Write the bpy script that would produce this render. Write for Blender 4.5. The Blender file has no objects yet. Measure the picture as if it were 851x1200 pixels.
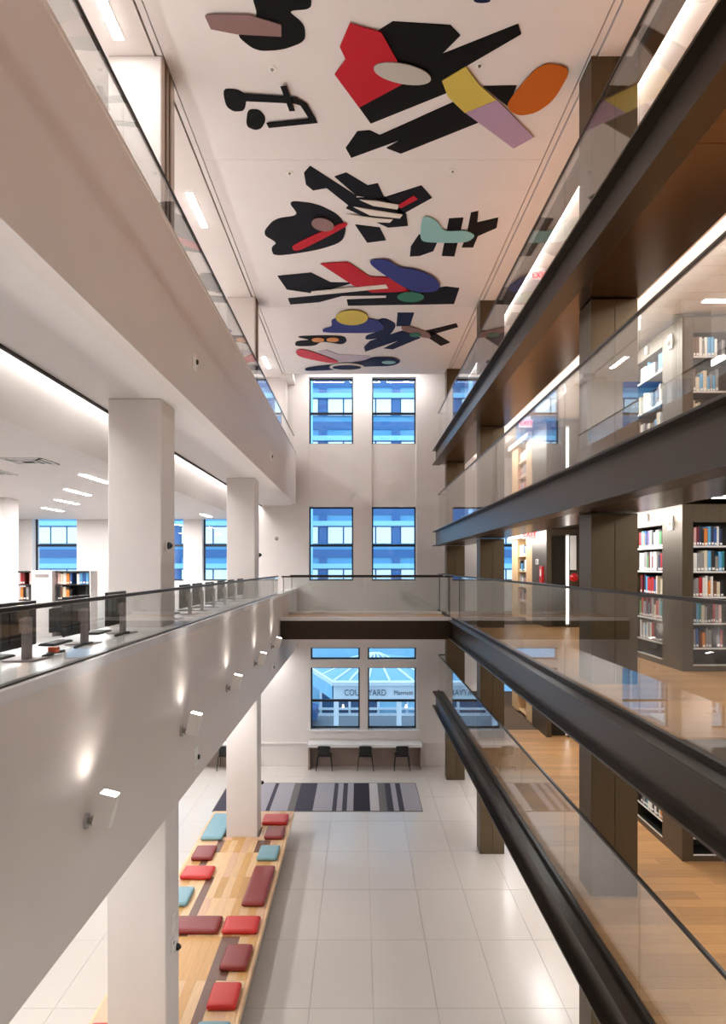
import bpy, math, random
from mathutils import Vector
random.seed(7)
SC = bpy.context.scene
COL = SC.collection
H = 6.185                      # eye height above the ground floor

# ------------------------------------------------------------------ camera, world, exposure
cam_d = bpy.data.cameras.new('camera')
cam = bpy.data.objects.new('camera', cam_d); COL.objects.link(cam)
cam.location = (0, 0, H); cam.rotation_euler = (math.pi/2, 0, 0)
cam_d.sensor_fit = 'HORIZONTAL'; cam_d.sensor_width = 24; cam_d.lens = 24
cam_d.shift_x = 4.5/851; cam_d.shift_y = 63.5/851
cam_d.clip_start = 0.05; cam_d.clip_end = 400
SC.camera = cam

world = bpy.data.worlds.new('world'); SC.world = world
world.use_nodes = True
bg = world.node_tree.nodes['Background']
bg.inputs['Color'].default_value = (0.60, 0.83, 1.0, 1)
bg.inputs['Strength'].default_value = 2.0
SC.view_settings.view_transform = 'Standard'
SC.view_settings.look = 'None'
SC.view_settings.gamma = 1
SC.view_settings.use_curve_mapping = False
SC.view_settings.exposure = 0.72
cy = SC.cycles
cy.use_denoising = True
cy.max_bounces = 9; cy.diffuse_bounces = 5; cy.glossy_bounces = 5
cy.transparent_max_bounces = 32
cy.caustics_reflective = False; cy.caustics_refractive = False
cy.sample_clamp_indirect = 5.0

LAMP = 4.6
def lamp(name, x, y, z, sx, sy, power, color=(1, .985, .97), rot=(0, 0, 0), spread=180):
    l = bpy.data.lights.new(name, 'AREA'); l.shape = 'RECTANGLE'
    l.size = sx; l.size_y = sy; l.energy = power*LAMP; l.color = color; l.spread = math.radians(spread)
    o = bpy.data.objects.new(name, l); COL.objects.link(o)
    o.location = (x, y, z); o.rotation_euler = rot
    return o

# ------------------------------------------------------------------ materials
def lin(c):
    r = []
    for v in c:
        v /= 255.0
        r.append(v/12.92 if v <= 0.04045 else ((v+0.055)/1.055)**2.4)
    return (r[0], r[1], r[2], 1)

MATS = {}
def mat(name, rgb, rough=.5, metal=0.0, var=0.0, grain=None, bump=0.0, spec=None, emit=None, scale=6.0):
    """var: per-object tone variation; grain: stretch vector of a fine noise; emit: (strength, rgb)"""
    if name in MATS: return MATS[name]
    m = bpy.data.materials.new(name); m.use_nodes = True; MATS[name] = m
    nt = m.node_tree; b = nt.nodes['Principled BSDF']
    c = lin(rgb)
    b.inputs['Base Color'].default_value = c
    b.inputs['Roughness'].default_value = rough
    b.inputs['Metallic'].default_value = metal
    if spec is not None: b.inputs['Specular IOR Level'].default_value = spec
    if emit:
        b.inputs['Emission Color'].default_value = lin(emit[1]); b.inputs['Emission Strength'].default_value = emit[0]
    if grain is None and not var and not bump: return m
    tc = nt.nodes.new('ShaderNodeTexCoord'); mp = nt.nodes.new('ShaderNodeMapping')
    oi = nt.nodes.new('ShaderNodeObjectInfo')
    nt.links.new(tc.outputs['Object'], mp.inputs['Vector'])
    mp.inputs['Scale'].default_value = grain or (1, 1, 1)
    nt.links.new(oi.outputs['Random'], mp.inputs['Location'])
    n = nt.nodes.new('ShaderNodeTexNoise'); n.inputs['Scale'].default_value = scale; n.inputs['Detail'].default_value = 5
    nt.links.new(mp.outputs['Vector'], n.inputs['Vector'])
    hsv = nt.nodes.new('ShaderNodeHueSaturation'); hsv.inputs['Color'].default_value = c
    # value = 1 + (random-.5)*var + (noise-.5)*g
    a = nt.nodes.new('ShaderNodeMath'); a.operation = 'MULTIPLY_ADD'
    a.inputs[1].default_value = var; a.inputs[2].default_value = 1 - var/2
    nt.links.new(oi.outputs['Random'], a.inputs[0])
    g = nt.nodes.new('ShaderNodeMath'); g.operation = 'MULTIPLY_ADD'
    ga = 0.35 if grain and grain != (1, 1, 1) else 0.08
    g.inputs[1].default_value = ga
    nt.links.new(n.outputs['Fac'], g.inputs[0]); nt.links.new(a.outputs[0], g.inputs[2])
    s = nt.nodes.new('ShaderNodeMath'); s.operation = 'SUBTRACT'; s.inputs[1].default_value = ga/2
    nt.links.new(g.outputs[0], s.inputs[0])
    nt.links.new(s.outputs[0], hsv.inputs['Value'])
    nt.links.new(hsv.outputs['Color'], b.inputs['Base Color'])
    if bump:
        bp = nt.nodes.new('ShaderNodeBump'); bp.inputs['Strength'].default_value = bump; bp.inputs['Distance'].default_value = .01
        nt.links.new(n.outputs['Fac'], bp.inputs['Height']); nt.links.new(bp.outputs['Normal'], b.inputs['Normal'])
    return m

def glass_mat(name, tint, ior=1.5, refl=(1, 1, 1, 1)):
    m = bpy.data.materials.new(name); m.use_nodes = True; MATS[name] = m
    nt = m.node_tree; nt.nodes.clear()
    out = nt.nodes.new('ShaderNodeOutputMaterial'); mx = nt.nodes.new('ShaderNodeMixShader')
    tr = nt.nodes.new('ShaderNodeBsdfTransparent'); gl = nt.nodes.new('ShaderNodeBsdfGlossy')
    fr = nt.nodes.new('ShaderNodeFresnel'); ge = nt.nodes.new('ShaderNodeNewGeometry')
    io = nt.nodes.new('ShaderNodeMapRange'); io.inputs['To Min'].default_value = ior; io.inputs['To Max'].default_value = 1/ior
    nt.links.new(ge.outputs['Backfacing'], io.inputs['Value']); nt.links.new(io.outputs['Result'], fr.inputs['IOR'])   # same reflectance entering and leaving
    tr.inputs['Color'].default_value = tint; gl.inputs['Roughness'].default_value = 0.0
    gl.inputs['Color'].default_value = refl
    nt.links.new(fr.outputs[0], mx.inputs[0]); nt.links.new(tr.outputs[0], mx.inputs[1]); nt.links.new(gl.outputs[0], mx.inputs[2])
    nt.links.new(mx.outputs[0], out.inputs['Surface'])
    return m

def glow(name, rgb, strength):
    m = bpy.data.materials.new(name); m.use_nodes = True; MATS[name] = m
    nt = m.node_tree; nt.nodes.clear()
    out = nt.nodes.new('ShaderNodeOutputMaterial'); e = nt.nodes.new('ShaderNodeEmission')
    e.inputs['Color'].default_value = lin(rgb); e.inputs['Strength'].default_value = strength
    nt.links.new(e.outputs[0], out.inputs['Surface'])
    return m

WHITE  = mat('white_paint', (225, 219, 216), .55, grain=(1, 1, 1), scale=3)
CEIL   = mat('ceiling_paint', (226, 221, 220), .6, grain=(1, 1, 1), scale=2)
FASCIA = mat('balcony_paint', (222, 213, 208), .5, grain=(1, 1, 1), scale=1.5)
TRIM   = mat('shadow_gap_dark', (40, 35, 31), .6)
COUNTER= mat('white_stone', (232, 230, 230), .25, grain=(1, 1, 1), scale=4)
BRONZE = mat('bronze_beam', (62, 51, 40), .34, metal=.65, grain=(1, 1, 1), scale=5)
BRONZEC= mat('bronze_column', (92, 78, 58), .45, metal=.55, var=.06, grain=(20, 20, 1), scale=4)
SOFFIT = mat('bronze_soffit', (92, 71, 54), .24, metal=.85, var=.05)
MIRROR = mat('bronze_mirror_ceiling', (112, 92, 72), .08, metal=.95)
RAILM  = mat('dark_handrail', (52, 43, 36), .35, metal=.6)
STEEL  = mat('brushed_steel', (150, 145, 140), .3, metal=.9)
TILE   = mat('terrazzo_tile', (214, 207, 200), .23, var=.035, grain=(1, 1, 1), scale=60)
GROUT  = mat('tile_grout', (176, 168, 160), .8)
OAK    = mat('oak_plank', (198, 147, 96), .38, var=.3, grain=(1, 14, 14), scale=3)
BEN    = [mat('bench_maple', (222, 184, 138), .4, var=.14, grain=(14, 1, 14), scale=3),
          mat('bench_oak', (204, 156, 96), .4, var=.14, grain=(14, 1, 14), scale=3),
          mat('bench_ash', (214, 172, 140), .4, var=.1, grain=(14, 1, 14), scale=3),
          mat('bench_walnut', (112, 76, 60), .4, var=.1, grain=(14, 1, 14), scale=3)]
WOODC  = mat('light_wood_case', (214, 176, 130), .4, grain=(10, 10, 1), scale=3)
REDB   = mat('bright_red_leather', (200, 42, 36), .42, var=.04, bump=.05, grain=(1, 1, 1), scale=40)
REDD   = mat('dark_red_leather', (134, 42, 38), .42, var=.04, bump=.05, grain=(1, 1, 1), scale=40)
TEAL   = mat('blue_grey_leather', (122, 164, 176), .42, var=.04, bump=.05, grain=(1, 1, 1), scale=40)
BLACKP = mat('black_plastic', (24, 23, 24), .45)
GREYP  = mat('grey_metal_stand', (158, 146, 146), .45, metal=.2)
WHITEP = mat('white_plastic', (236, 234, 230), .35)
PAPER  = mat('page_block', (228, 222, 208), .8)
GLASS  = glass_mat('railing_glass', (.93, .945, .94, 1), 1.48)
WGLASS = glass_mat('window_glass', (.95, .97, .98, 1), 1.45)
LED    = glow('led_white', (255, 250, 245), 32)
COVE   = glow('cove_led', (255, 250, 245), 15)
LEDS   = glow('stack_led', (255, 250, 245), 7)
UPL    = glow('uplight_lens', (255, 248, 240), 9)

# ------------------------------------------------------------------ builders
CACHE = {}
def link(o, parent=None):
    COL.objects.link(o)
    if parent: o.parent = parent
    return o
def tag(o, label=None, cat=None, group=None, kind=None):
    if label: o['label'] = label
    if cat: o['category'] = cat
    if group: o['group'] = group
    if kind: o['kind'] = kind
    return o
def thing(name, loc, label, cat, group=None, rz=0):
    o = bpy.data.objects.new(name, None); o.empty_display_size = .1
    o.location = loc; o.rotation_euler = (0, 0, rz); link(o)
    return tag(o, label, cat, group)
def box_mesh(sx, sy, sz, m, bev=0.0):
    k = (round(sx, 4), round(sy, 4), round(sz, 4), m.name, bev)
    if k in CACHE: return CACHE[k]
    x, y, z = sx/2, sy/2, sz/2
    me = bpy.data.meshes.new('box')
    if bev <= 0:
        v = [(-x,-y,-z),(x,-y,-z),(x,y,-z),(-x,y,-z),(-x,-y,z),(x,-y,z),(x,y,z),(-x,y,z)]
        f = [(0,3,2,1),(4,5,6,7),(0,1,5,4),(1,2,6,5),(2,3,7,6),(3,0,4,7)]
    else:
        v, f = [], []
        b = min(bev, x*.49, y*.49, z*.49)
        ring = lambda zz, i: [(-x+i,-y+i*0+b,zz),(-x+b,-y+i,zz),(x-b,-y+i,zz),(x-i,-y+b,zz),(x-i,y-b,zz),(x-b,y-i,zz),(-x+b,y-i,zz),(-x+i,y-b,zz)]
        v += ring(-z, b); v += ring(-z+b, 0); v += ring(z-b, 0); v += ring(z, b)
        for r in range(3):
            for i in range(8):
                j = (i+1) % 8
                f.append((r*8+i, r*8+j, r*8+8+j, r*8+8+i))
        f.append(tuple(range(7, -1, -1))); f.append(tuple(range(24, 32)))
    me.from_pydata(v, [], f); me.materials.append(m); me.update()
    CACHE[k] = me
    return me
def box(name, m, x0, x1, y0, y1, z0, z1, parent=None, bev=0.0):
    """box from world extents; parent is an unrotated root whose world place is subtracted"""
    me = box_mesh(x1-x0, y1-y0, z1-z0, m, bev)
    o = bpy.data.objects.new(name, me)
    c = Vector(((x0+x1)/2, (y0+y1)/2, (z0+z1)/2))
    p = parent
    while p is not None:
        c -= Vector(p.location); p = p.parent
    o.location = c
    return link(o, parent)
def structure(o):
    o['kind'] = 'structure'; return o
class MB:
    """collects shapes into one mesh"""
    def __init__(s): s.v = []; s.f = []; s.mi = []
    def box(s, x0, x1, y0, y1, z0, z1, mi=0):
        n = len(s.v)
        s.v += [(x0,y0,z0),(x1,y0,z0),(x1,y1,z0),(x0,y1,z0),(x0,y0,z1),(x1,y0,z1),(x1,y1,z1),(x0,y1,z1)]
        s.f += [tuple(n+i for i in q) for q in ((0,3,2,1),(4,5,6,7),(0,1,5,4),(1,2,6,5),(2,3,7,6),(3,0,4,7))]
        s.mi += [mi]*6
    def tube(s, p, q, r0, r1=None, seg=10, mi=0):
        p, q = Vector(p), Vector(q); r1 = r0 if r1 is None else r1
        d = (q-p).normalized(); a = d.orthogonal().normalized(); b = d.cross(a)
        n = len(s.v)
        for c, r in ((p, r0), (q, r1)):
            for i in range(seg):
                t = 2*math.pi*i/seg
                s.v.append(tuple(c + a*math.cos(t)*r + b*math.sin(t)*r))
        for i in range(seg):
            j = (i+1) % seg
            s.f.append((n+i, n+j, n+seg+j, n+seg+i)); s.mi.append(mi)
        s.f.append(tuple(n+i for i in range(seg-1, -1, -1))); s.f.append(tuple(n+seg+i for i in range(seg))); s.mi += [mi, mi]
    def prism(s, pts, z0, z1, mi=0):
        """pts: 2D outline (x, y), counter-clockwise"""
        n = len(s.v); k = len(pts)
        s.v += [(x, y, z0) for x, y in pts] + [(x, y, z1) for x, y in pts]
        s.f.append(tuple(n+i for i in range(k-1, -1, -1))); s.f.append(tuple(n+k+i for i in range(k)))
        for i in range(k):
            j = (i+1) % k
            s.f.append((n+i, n+j, n+k+j, n+k+i))
        s.mi += [mi]*(k+2)
    def build(s, name, mats, parent=None, loc=(0, 0, 0), rot=(0, 0, 0), smooth=False):
        me = bpy.data.meshes.new(name); me.from_pydata(s.v, [], s.f)
        for m in (mats if isinstance(mats, (list, tuple)) else [mats]): me.materials.append(m)
        for p, i in zip(me.polygons, s.mi): p.material_index = i; p.use_smooth = smooth
        me.update()
        o = bpy.data.objects.new(name, me); o.location = loc; o.rotation_euler = rot
        return link(o, parent)
def copy_tree(o, parent=None):
    c = o.copy(); COL.objects.link(c); c.parent = parent
    for ch in list(o.children): copy_tree(ch, c)
    return c
def text_mesh(name, s, size, m, depth=.01):
    cu = bpy.data.curves.new(name, 'FONT'); cu.body = s; cu.size = size; cu.extrude = depth
    cu.align_x = 'CENTER'; cu.align_y = 'CENTER'; cu.resolution_u = 3
    o = bpy.data.objects.new(name, cu); COL.objects.link(o)
    bpy.context.view_layer.update()
    me = bpy.data.meshes.new_from_object(o.evaluated_get(bpy.context.evaluated_depsgraph_get()))
    bpy.data.objects.remove(o)
    me.materials.clear(); me.materials.append(m)
    return me
ORD = ['first','second','third','fourth','fifth','sixth','seventh','eighth','ninth','tenth','eleventh','twelfth','thirteenth','fourteenth','fifteenth','sixteenth','seventeenth','eighteenth','nineteenth','twentieth']

# ------------------------------------------------------------------ levels (metres)
D1, D2, D3, D4, TOP = 2.485, 4.865, 7.215, 9.615, 11.895
L2, L4 = 4.835, 9.6
YW = 22.49                     # far window wall
XL, XR = -1.93, 2.17           # balcony edges either side of the atrium

# ------------------------------------------------------------------ far wall with windows
GROUPS = (-10.52, -5.26, 0.0, 5.26)
ops = []
wins = []
for g in GROUPS:
    for a, b in ((-1.56, -.185), (.396, 1.77)):
        ops.append((g+a, g+b, 5.73, 12.05)); wins.append((g+a, g+b, 5.73, 8.03, 'mid')); wins.append((g+a, g+b, 9.98, 12.05, 'high'))
    for a, b in ((-1.51, .02), (.27, 1.78)):
        ops.append((g+a, g+b, 1.13, 3.04)); ops.append((g+a, g+b, 3.28, 3.66))
        wins.append((g+a, g+b, 1.13, 3.04, 'low')); wins.append((g+a, g+b, 3.28, 3.66, 'transom'))
xs = sorted({-12.5, 9.5} | {o[0] for o in ops} | {o[1] for o in ops})
zs = sorted({0.0, 12.6} | {o[2] for o in ops} | {o[3] for o in ops})
w = MB()
for k in range(len(zs)-1):
    zc = (zs[k]+zs[k+1])/2; run = None
    for i in range(len(xs)-1):
        xc = (xs[i]+xs[i+1])/2
        hole = any(o[0] < xc < o[1] and o[2] < zc < o[3] for o in ops)
        if hole:
            if run is not None: w.box(run, xs[i], YW, YW+.5, zs[k], zs[k+1]); run = None
        elif run is None: run = xs[i]
    if run is not None: w.box(run, xs[-1], YW, YW+.5, zs[k], zs[k+1])
wall_far = structure(w.build('wall_far', WHITE))
for g in GROUPS:
    for a, b in ((-1.56, -.185), (.396, 1.77)):
        structure(box('spandrel_panel', WHITE, g+a, g+b, YW+.05, YW+.45, 8.03, 9.98, wall_far))
    structure(box('window_apron', WHITE, g-1.6, g+1.87, YW-.03, YW, .86, 1.07, wall_far))
FRAME = mat('window_frame_dark', (38, 40, 48), .4, metal=.3)
for n, (a, b, z0, z1, kind) in enumerate(wins):
    o = bpy.data.objects.new('window_%d' % (n+1), None); o.location = ((a+b)/2, YW+.25, z0); link(o); structure(o)
    f = .045; y0, y1 = YW+.24, YW+.31
    box('jamb', FRAME, a, a+f, y0, y1, z0, z1, o); box('jamb', FRAME, b-f, b, y0, y1, z0, z1, o)
    box('sill', FRAME, a+f, b-f, y0, y1, z0, z0+f, o); box('head', FRAME, a+f, b-f, y0, y1, z1-f, z1, o)
    if kind == 'transom':
        box('pane', WGLASS, a+f, b-f, y0+.03, y0+.04, z0+f, z1-f, o)
    else:
        zm = {'mid': 6.83, 'high': 10.96, 'low': 1.98}[kind]
        box('meeting_rail', FRAME, a+f, b-f, y0-.01, y1, zm-.035, zm+.035, o)
        box('pane', WGLASS, a+f, b-f, y0+.03, y0+.04, z0+f, zm-.035, o)
        box('pane', WGLASS, a+f, b-f, y0+.05, y0+.06, zm+.035, z1-f, o)
for g in GROUPS:
    structure(box('trim_1' if g == GROUPS[0] else 'trim_1', WHITE, g-1.62, g+1.88, YW-.1, YW+.24, 1.07, 1.13))
for x0, x1 in ((-12.4, -6.9), (-6.8, -1.6), (1.9, 9.4)):
    structure(box('trim_2', WHITE, x0, x1, YW-.05, YW, .68, .73))

# ------------------------------------------------------------------ outer shell
structure(box('wall_left', WHITE, -12.6, -12.4, -6, YW+.5, 0, 12.6))
structure(box('wall_right', WHITE, 9.3, 9.5, -6, YW+.5, 0, 12.6))
structure(box('wall_back', WHITE, -12.6, 9.5, -6.2, -6, 0, 12.6))
structure(box('ceiling', CEIL, -12.6, 9.5, -6.2, YW+.6, 12.35, 12.6))

# ground floor: terrazzo slabs on a grout bed
floor = structure(box('floor', GROUT, -12.6, 9.5, -6, YW+.5, -.2, -.006))
px, py = .893, 1.863
gx0, gy0 = .20 - 7*px, 10.16 - 4*py
rest = MB()
for i in range(-6, 18):
    for j in range(-5, 12):
        x0, y0 = gx0+i*px, gy0+j*py
        x1, y1 = min(x0+px, 9.3)-.005, min(y0+py, YW)-.005
        if y0 > YW or x0 > 9.2 or x1 < -12.4: continue
        if 0 <= i < 13 and j >= 3:
            box('tile', TILE, x0+.002, x1, y0+.002, y1, -.03, 0, floor)
        else: rest.box(x0+.002, x1, y0+.002, y1, -.03, 0)
r = rest.build('tile_field', TILE, floor); r['kind'] = 'stuff'

# atrium ceiling panels between the shadow gaps
for k, (y0, y1) in enumerate(((-6, -1.4), (-1.4, 4.4), (4.4, 10.2), (10.2, 16.0), (16.0, 21.6))):
    o = box('ceiling', CEIL, -2.185, 2.57, y0+.004, y1-.004, TOP, TOP+.12); structure(o)
structure(box('trim_3', CEIL, -2.27, -2.205, -6, 21.6, TOP+.012, TOP+.1))
structure(box('trim_3', CEIL, 2.59, 2.66, -6, 21.6, TOP+.012, TOP+.1))
structure(box('ceiling', WHITE, -12.4, -2.29, -6, YW, TOP, TOP+.12))
structure(box('ceiling', CEIL, 2.68, 3.06, -6, 21.6, TOP, TOP+.12))
structure(box('trim_4', BRONZE, 3.06, 3.22, -6, 21.9, TOP-.13, TOP+.12))
structure(box('ceiling', WHITE, 3.3, 9.3, -6, YW, TOP+.0, TOP+.12))
structure(box('trim_5', WHITE, -2.35, -1.98, 21.6, YW, TOP-.1, TOP+.12))

# ------------------------------------------------------------------ left side: slabs, balconies, soffit
structure(box('floor', WHITE, -12.4, -2.05, -6, YW, L4-.35, L4))
structure(box('floor', mat('grey_carpet', (150, 146, 144), .9, grain=(1,1,1), scale=80), -12.4, -2.08, -6, YW, L2-.3, L2))
structure(box('ceiling', WHITE, -12.4, -2.08, -6, YW, 3.665, L2-.3))
up = structure(box('balcony_wall', FASCIA, XL-.16, XL, -6, 22.1, 8.06, 9.62))
structure(box('trim_6', FASCIA, XL-.2, XL+.012, -6, 22.1, 9.62, 9.66))
lo = structure(box('balcony_wall', FASCIA, XL-.16, XL, -6, YW, 3.665, 5.435))
structure(box('trim_6', COUNTER, XL-.2, XL+.012, -6, YW, 5.435, 5.512))
structure(box('ceiling', WHITE, -3.02, XL-.16, -6, YW, 8.06, 8.16))          # soffit under the upper balcony
structure(box('trim_7', TRIM, -3.05, -3.02, -6, YW, 8.03, 8.2))
m = MB(); m.v = [(-3.2,-6,8.12),(-3.2,YW,8.12),(-3.53,YW,7.635),(-3.53,-6,7.635),(-3.3,-6,8.2),(-3.3,YW,8.2),(-3.63,YW,7.635),(-3.63,-6,7.635)]
m.f = [(0,1,2,3),(4,7,6,5),(0,3,7,4),(1,5,6,2),(0,4,5,1),(3,2,6,7)]; m.mi = [0]*6
structure(m.build('trim_8', WHITE))
structure(box('ceiling', WHITE, -12.4, -3.632, -6, YW, 7.635, 7.7))
cv = thing('cove_light', (-3.12, 8, 8.15), 'long bright cove light in the slot under the upper white balcony', 'light')
box('housing', WHITEP, -3.2, -3.05, -6, YW-.05, 8.15, 8.19, cv); box('diffuser', COVE, -3.19, -3.06, -6, YW-.06, 8.14, 8.15, cv)

# ------------------------------------------------------------------ white columns on the left
TRACK = mat('track_channel', (122, 100, 80), .4, metal=.5)
def white_column(x0, x1, y0, y1, z0, z1, label, track=False):
    t = thing('white_column', ((x0+x1)/2, (y0+y1)/2, z0), label, 'column', 'white columns along the reading balcony')
    box('shaft', WHITE, x0, x1, y0, y1, z0, z1, t, .012)
    if track:
        box('shutter_track', TRACK, x1, x1+.015, y0+.14, y0+.2, z0+.05, z1, t); box('shutter_track', TRACK, x1, x1+.015, y0+.3, y0+.36, z0+.05, z1, t)
    return t
PLACE = {0: 'third column from the far windows, beside the camera end', 1: 'column nearer the viewer', 2: 'column nearer the far windows'}
for k, y in ((1, 8.12), (2, 15.4)):
    nm = 'nearer' if k == 1 else 'further'
    white_column(-2.82, -2.16, y, y+.58, 0, 3.665, 'square white column rising through the wooden bench on the ground floor, %s of the two' % nm)
    white_column(-2.81, -2.21, y, y+.58, L2, 8.06, 'square white column behind the computer counter on the reading floor, %s of the two' % nm)
    white_column(-2.81, -2.21, y, y+.58, L4, TOP, 'square white column on the top balcony with brown shutter track, %s of the two' % nm, True)
white_column(-8.1, -7.5, 15.4, 16.0, L2, 7.635, 'square white column deep inside the reading room beside low bookshelf')
white_column(-2.81, -2.21, 21.95, YW, L4, TOP, 'white block for a brighter lit stretch of wall at the top balcony end')  # added block stands in for a brighter lit part of the wall
for n_, (x, y, z, l) in enumerate(((-2.205, 8.3, 6.42, 'small black dome sensor on the near reading floor column'), (-2.205, 15.9, 6.43, 'small dark dome sensor on the far reading floor column'),
                 (-2.155, 8.5, 1.73, 'small black dome sensor low on the near ground floor column'), (-2.155, 15.9, 1.45, 'small grey dome sensor on the far ground floor column'),)):
    t = thing('dome_sensor', (x, y, z), l, 'sensor', 'dome sensors on white columns')
    m = MB(); m.tube((0, 0, 0), (.02, 0, 0), .06, .06, 14); m.build('back_plate', WHITEP, t)
    m = MB(); m.tube((.02, 0, 0), (.05, 0, 0), .045, .035, 14); m.tube((.05, 0, 0), (.07, 0, 0), .035, .015, 14); m.build('dome', BLACKP, t)
t = thing('switch_plate', (-2.16, 8.42, 2.06), 'white double switch plate on near ground floor column side', 'switch plate')
box('plate', WHITEP, -2.16, -2.15, 8.34, 8.5, 1.97, 2.16, t, .004); box('rocker', WHITEP, -2.15, -2.142, 8.37, 8.41, 2.02, 2.11, t); box('rocker', WHITEP, -2.15, -2.142, 8.43, 8.47, 2.02, 2.11, t)
t = thing('thermostat', (-2.16, 8.4, 1.82), 'small white thermostat below the switch plate on column', 'thermostat')
box('case', WHITEP, -2.16, -2.14, 8.33, 8.44, 1.74, 1.88, t, .006); box('display', GREYP, -2.14, -2.137, 8.36, 8.41, 1.82, 1.86, t)

# ------------------------------------------------------------------ glass railings
def railing_y(name, label, x, z0, z1, joints, y_end, shoe_h=.05, group='glass balustrades along the atrium'):
    t = thing(name, (x, joints[0], z0), label, 'railing', group)
    js = list(joints)+[y_end]
    for a, b in zip(js[:-1], js[1:]):
        box('glass_panel', GLASS, x-.008, x+.008, a+.005, b-.005, z0+.01, z1-.012, t)
    box('handrail', RAILM, x-.017, x+.017, js[0], js[-1], z1-.014, z1+.016, t, .005)
    box('base_shoe', RAILM, x-.022, x+.022, js[0], js[-1], z0, z0+shoe_h, t)
    return t
fr_ = lambda a, p, n: [a+p*i for i in range(n)]
railing_y('glass_railing', 'low glass railing on the white parapet of the computer counter', -1.985, 5.512, 5.938, fr_(-2.28, 2.1, 10), 17.7, .012)
railing_y('glass_railing', 'low glass railing along the edge of the top white balcony', -1.99, 9.66, 10.15, fr_(-2.28, 2.1, 12), 22.05, .012)
for nm, z, l in (('D1', D1, 'lowest stack gallery'), ('D2', D2, 'gallery level with the footbridge'), ('D3', D3, 'gallery one level above the footbridge'), ('D4', D4, 'topmost stack gallery')):
    railing_y('glass_railing', 'tall glass railing with dark handrail along the '+l, 2.34, z, z+1.085, fr_(-2.74, 2.2, 11), 21.45)
    t = thing('railing_return', (2.5, 21.45, z), 'short glass railing return at the window end of the '+l, 'railing', 'short railing returns')
    box('glass_panel', GLASS, 2.36, 2.53, 21.43, 21.446, z+.01, z+1.07, t); box('handrail', RAILM, 2.33, 2.55, 21.42, 21.455, z+1.07, z+1.1, t, .005)

# ------------------------------------------------------------------ right side: decks, channel beams, soffits
def deck(z, l, planks, mirror):
    # edge channel: top and bottom flange with a recessed web
    t = thing('edge_beam', (XR, 9, z-.44), 'dark bronze steel channel carrying the edge of the '+l, 'beam', 'bronze edge beams of the stack galleries')
    box('top_flange', BRONZE, XR, 2.40, -3, 21.55, z-.025, z, t, .004)
    box('web', BRONZE, 2.275, 2.30, -3, 21.55, z-.415, z-.025, t)
    box('bottom_flange', BRONZE, XR, 2.40, -3, 21.55, z-.44, z-.415, t, .004)
    f = structure(box('floor', mat('subfloor', (90, 70, 52), .8), 2.40, 9.3, -3, 21.6, z-.2, z-.018))
    if planks:
        ry, step = -1.0 if z > 4 else -1.0, .19
        n = 0
        y = 5.6
        rest = MB()
        row = 0
        while y < 21.5:
            x = 2.405 - (row*0.77 % 1.9)
            while x < 9.2:
                a, b = max(x, 2.405), min(x+1.9, 9.2)
                if b-a > .05:
                    if a < 5.2 and y < 16.4 and n < 290:
                        box('plank', OAK, a+.001, b-.0015, y+.001, min(y+step, 21.55)-.002, z-.018, z, f); n += 1
                    else: rest.box(a+.001, b-.0015, y+.001, min(y+step, 21.55)-.002, z-.018, z)
                x += 1.9
            y += step; row += 1
        for yy in [5.6-step*(q+1) for q in range(40)]:
            rest.box(2.405, 9.2, yy+.001, yy+step-.002, z-.018, z)
        r = rest.build('plank_field', OAK, f); r['kind'] = 'stuff'
    else:
        structure(box('flooring', OAK, 2.405, 9.2, -3, 21.55, z-.018, z, f))
    # bronze soffit panels under the edge
    for k in range(9):
        y0 = -3+2.72*k
        structure(box('soffit_panel', SOFFIT, 2.302, 3.12, y0+.003, min(y0+2.72, 21.55)-.003, z-.425, z-.4, f))
    c = thing('cove_light', (3.16, 9, z-.39), 'white cove light running under the '+l, 'light', 'cove lights of the stack galleries')
    box('housing', WHITEP, 3.12, 3.15, -3, 21.5, z-.42, z-.22, c); box('diffuser', COVE, 3.15, 3.16, -3, 21.5, z-.39, z-.24, c)
    return f
f1 = deck(D1, 'lowest stack gallery', True, False)
f2 = deck(D2, 'gallery level with the footbridge', True, False)
f3 = deck(D3, 'gallery one level above the footbridge', False, True)
f4 = deck(D4, 'topmost stack gallery', False, False)
structure(box('ceiling', WHITE, 3.16, 9.2, -3, 21.55, D1-.22, D1-.2))
structure(box('ceiling', MIRROR, 3.16, 9.2, -3, 21.55, D2-.22, D2-.2))
structure(box('ceiling', MIRROR, 3.16, 9.2, -3, 21.55, D3-.22, D3-.2))
pc = structure(box('ceiling', TRIM, 3.16, 9.2, -3, 21.55, D4-.205, D4-.2))
PLK = mat('white_ceiling_plank', (226, 222, 216), .5, var=.05)
n = 0; y = 3.0
while y < 21.4:
    box('plank', PLK, 3.17, 9.15, y+.006, y+.244, D4-.225, D4-.205, pc); y += .25
t = thing('cove_light', (3.25, 9, TOP-.1), 'white cove light washing the ceiling of the topmost stack gallery', 'light', 'cove lights of the stack galleries')
box('housing', WHITEP, 3.22, 3.24, -3, 21.5, TOP-.12, TOP-.01, t); box('diffuser', COVE, 3.24, 3.25, -3, 21.5, TOP-.11, TOP-.02, t)

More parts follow.
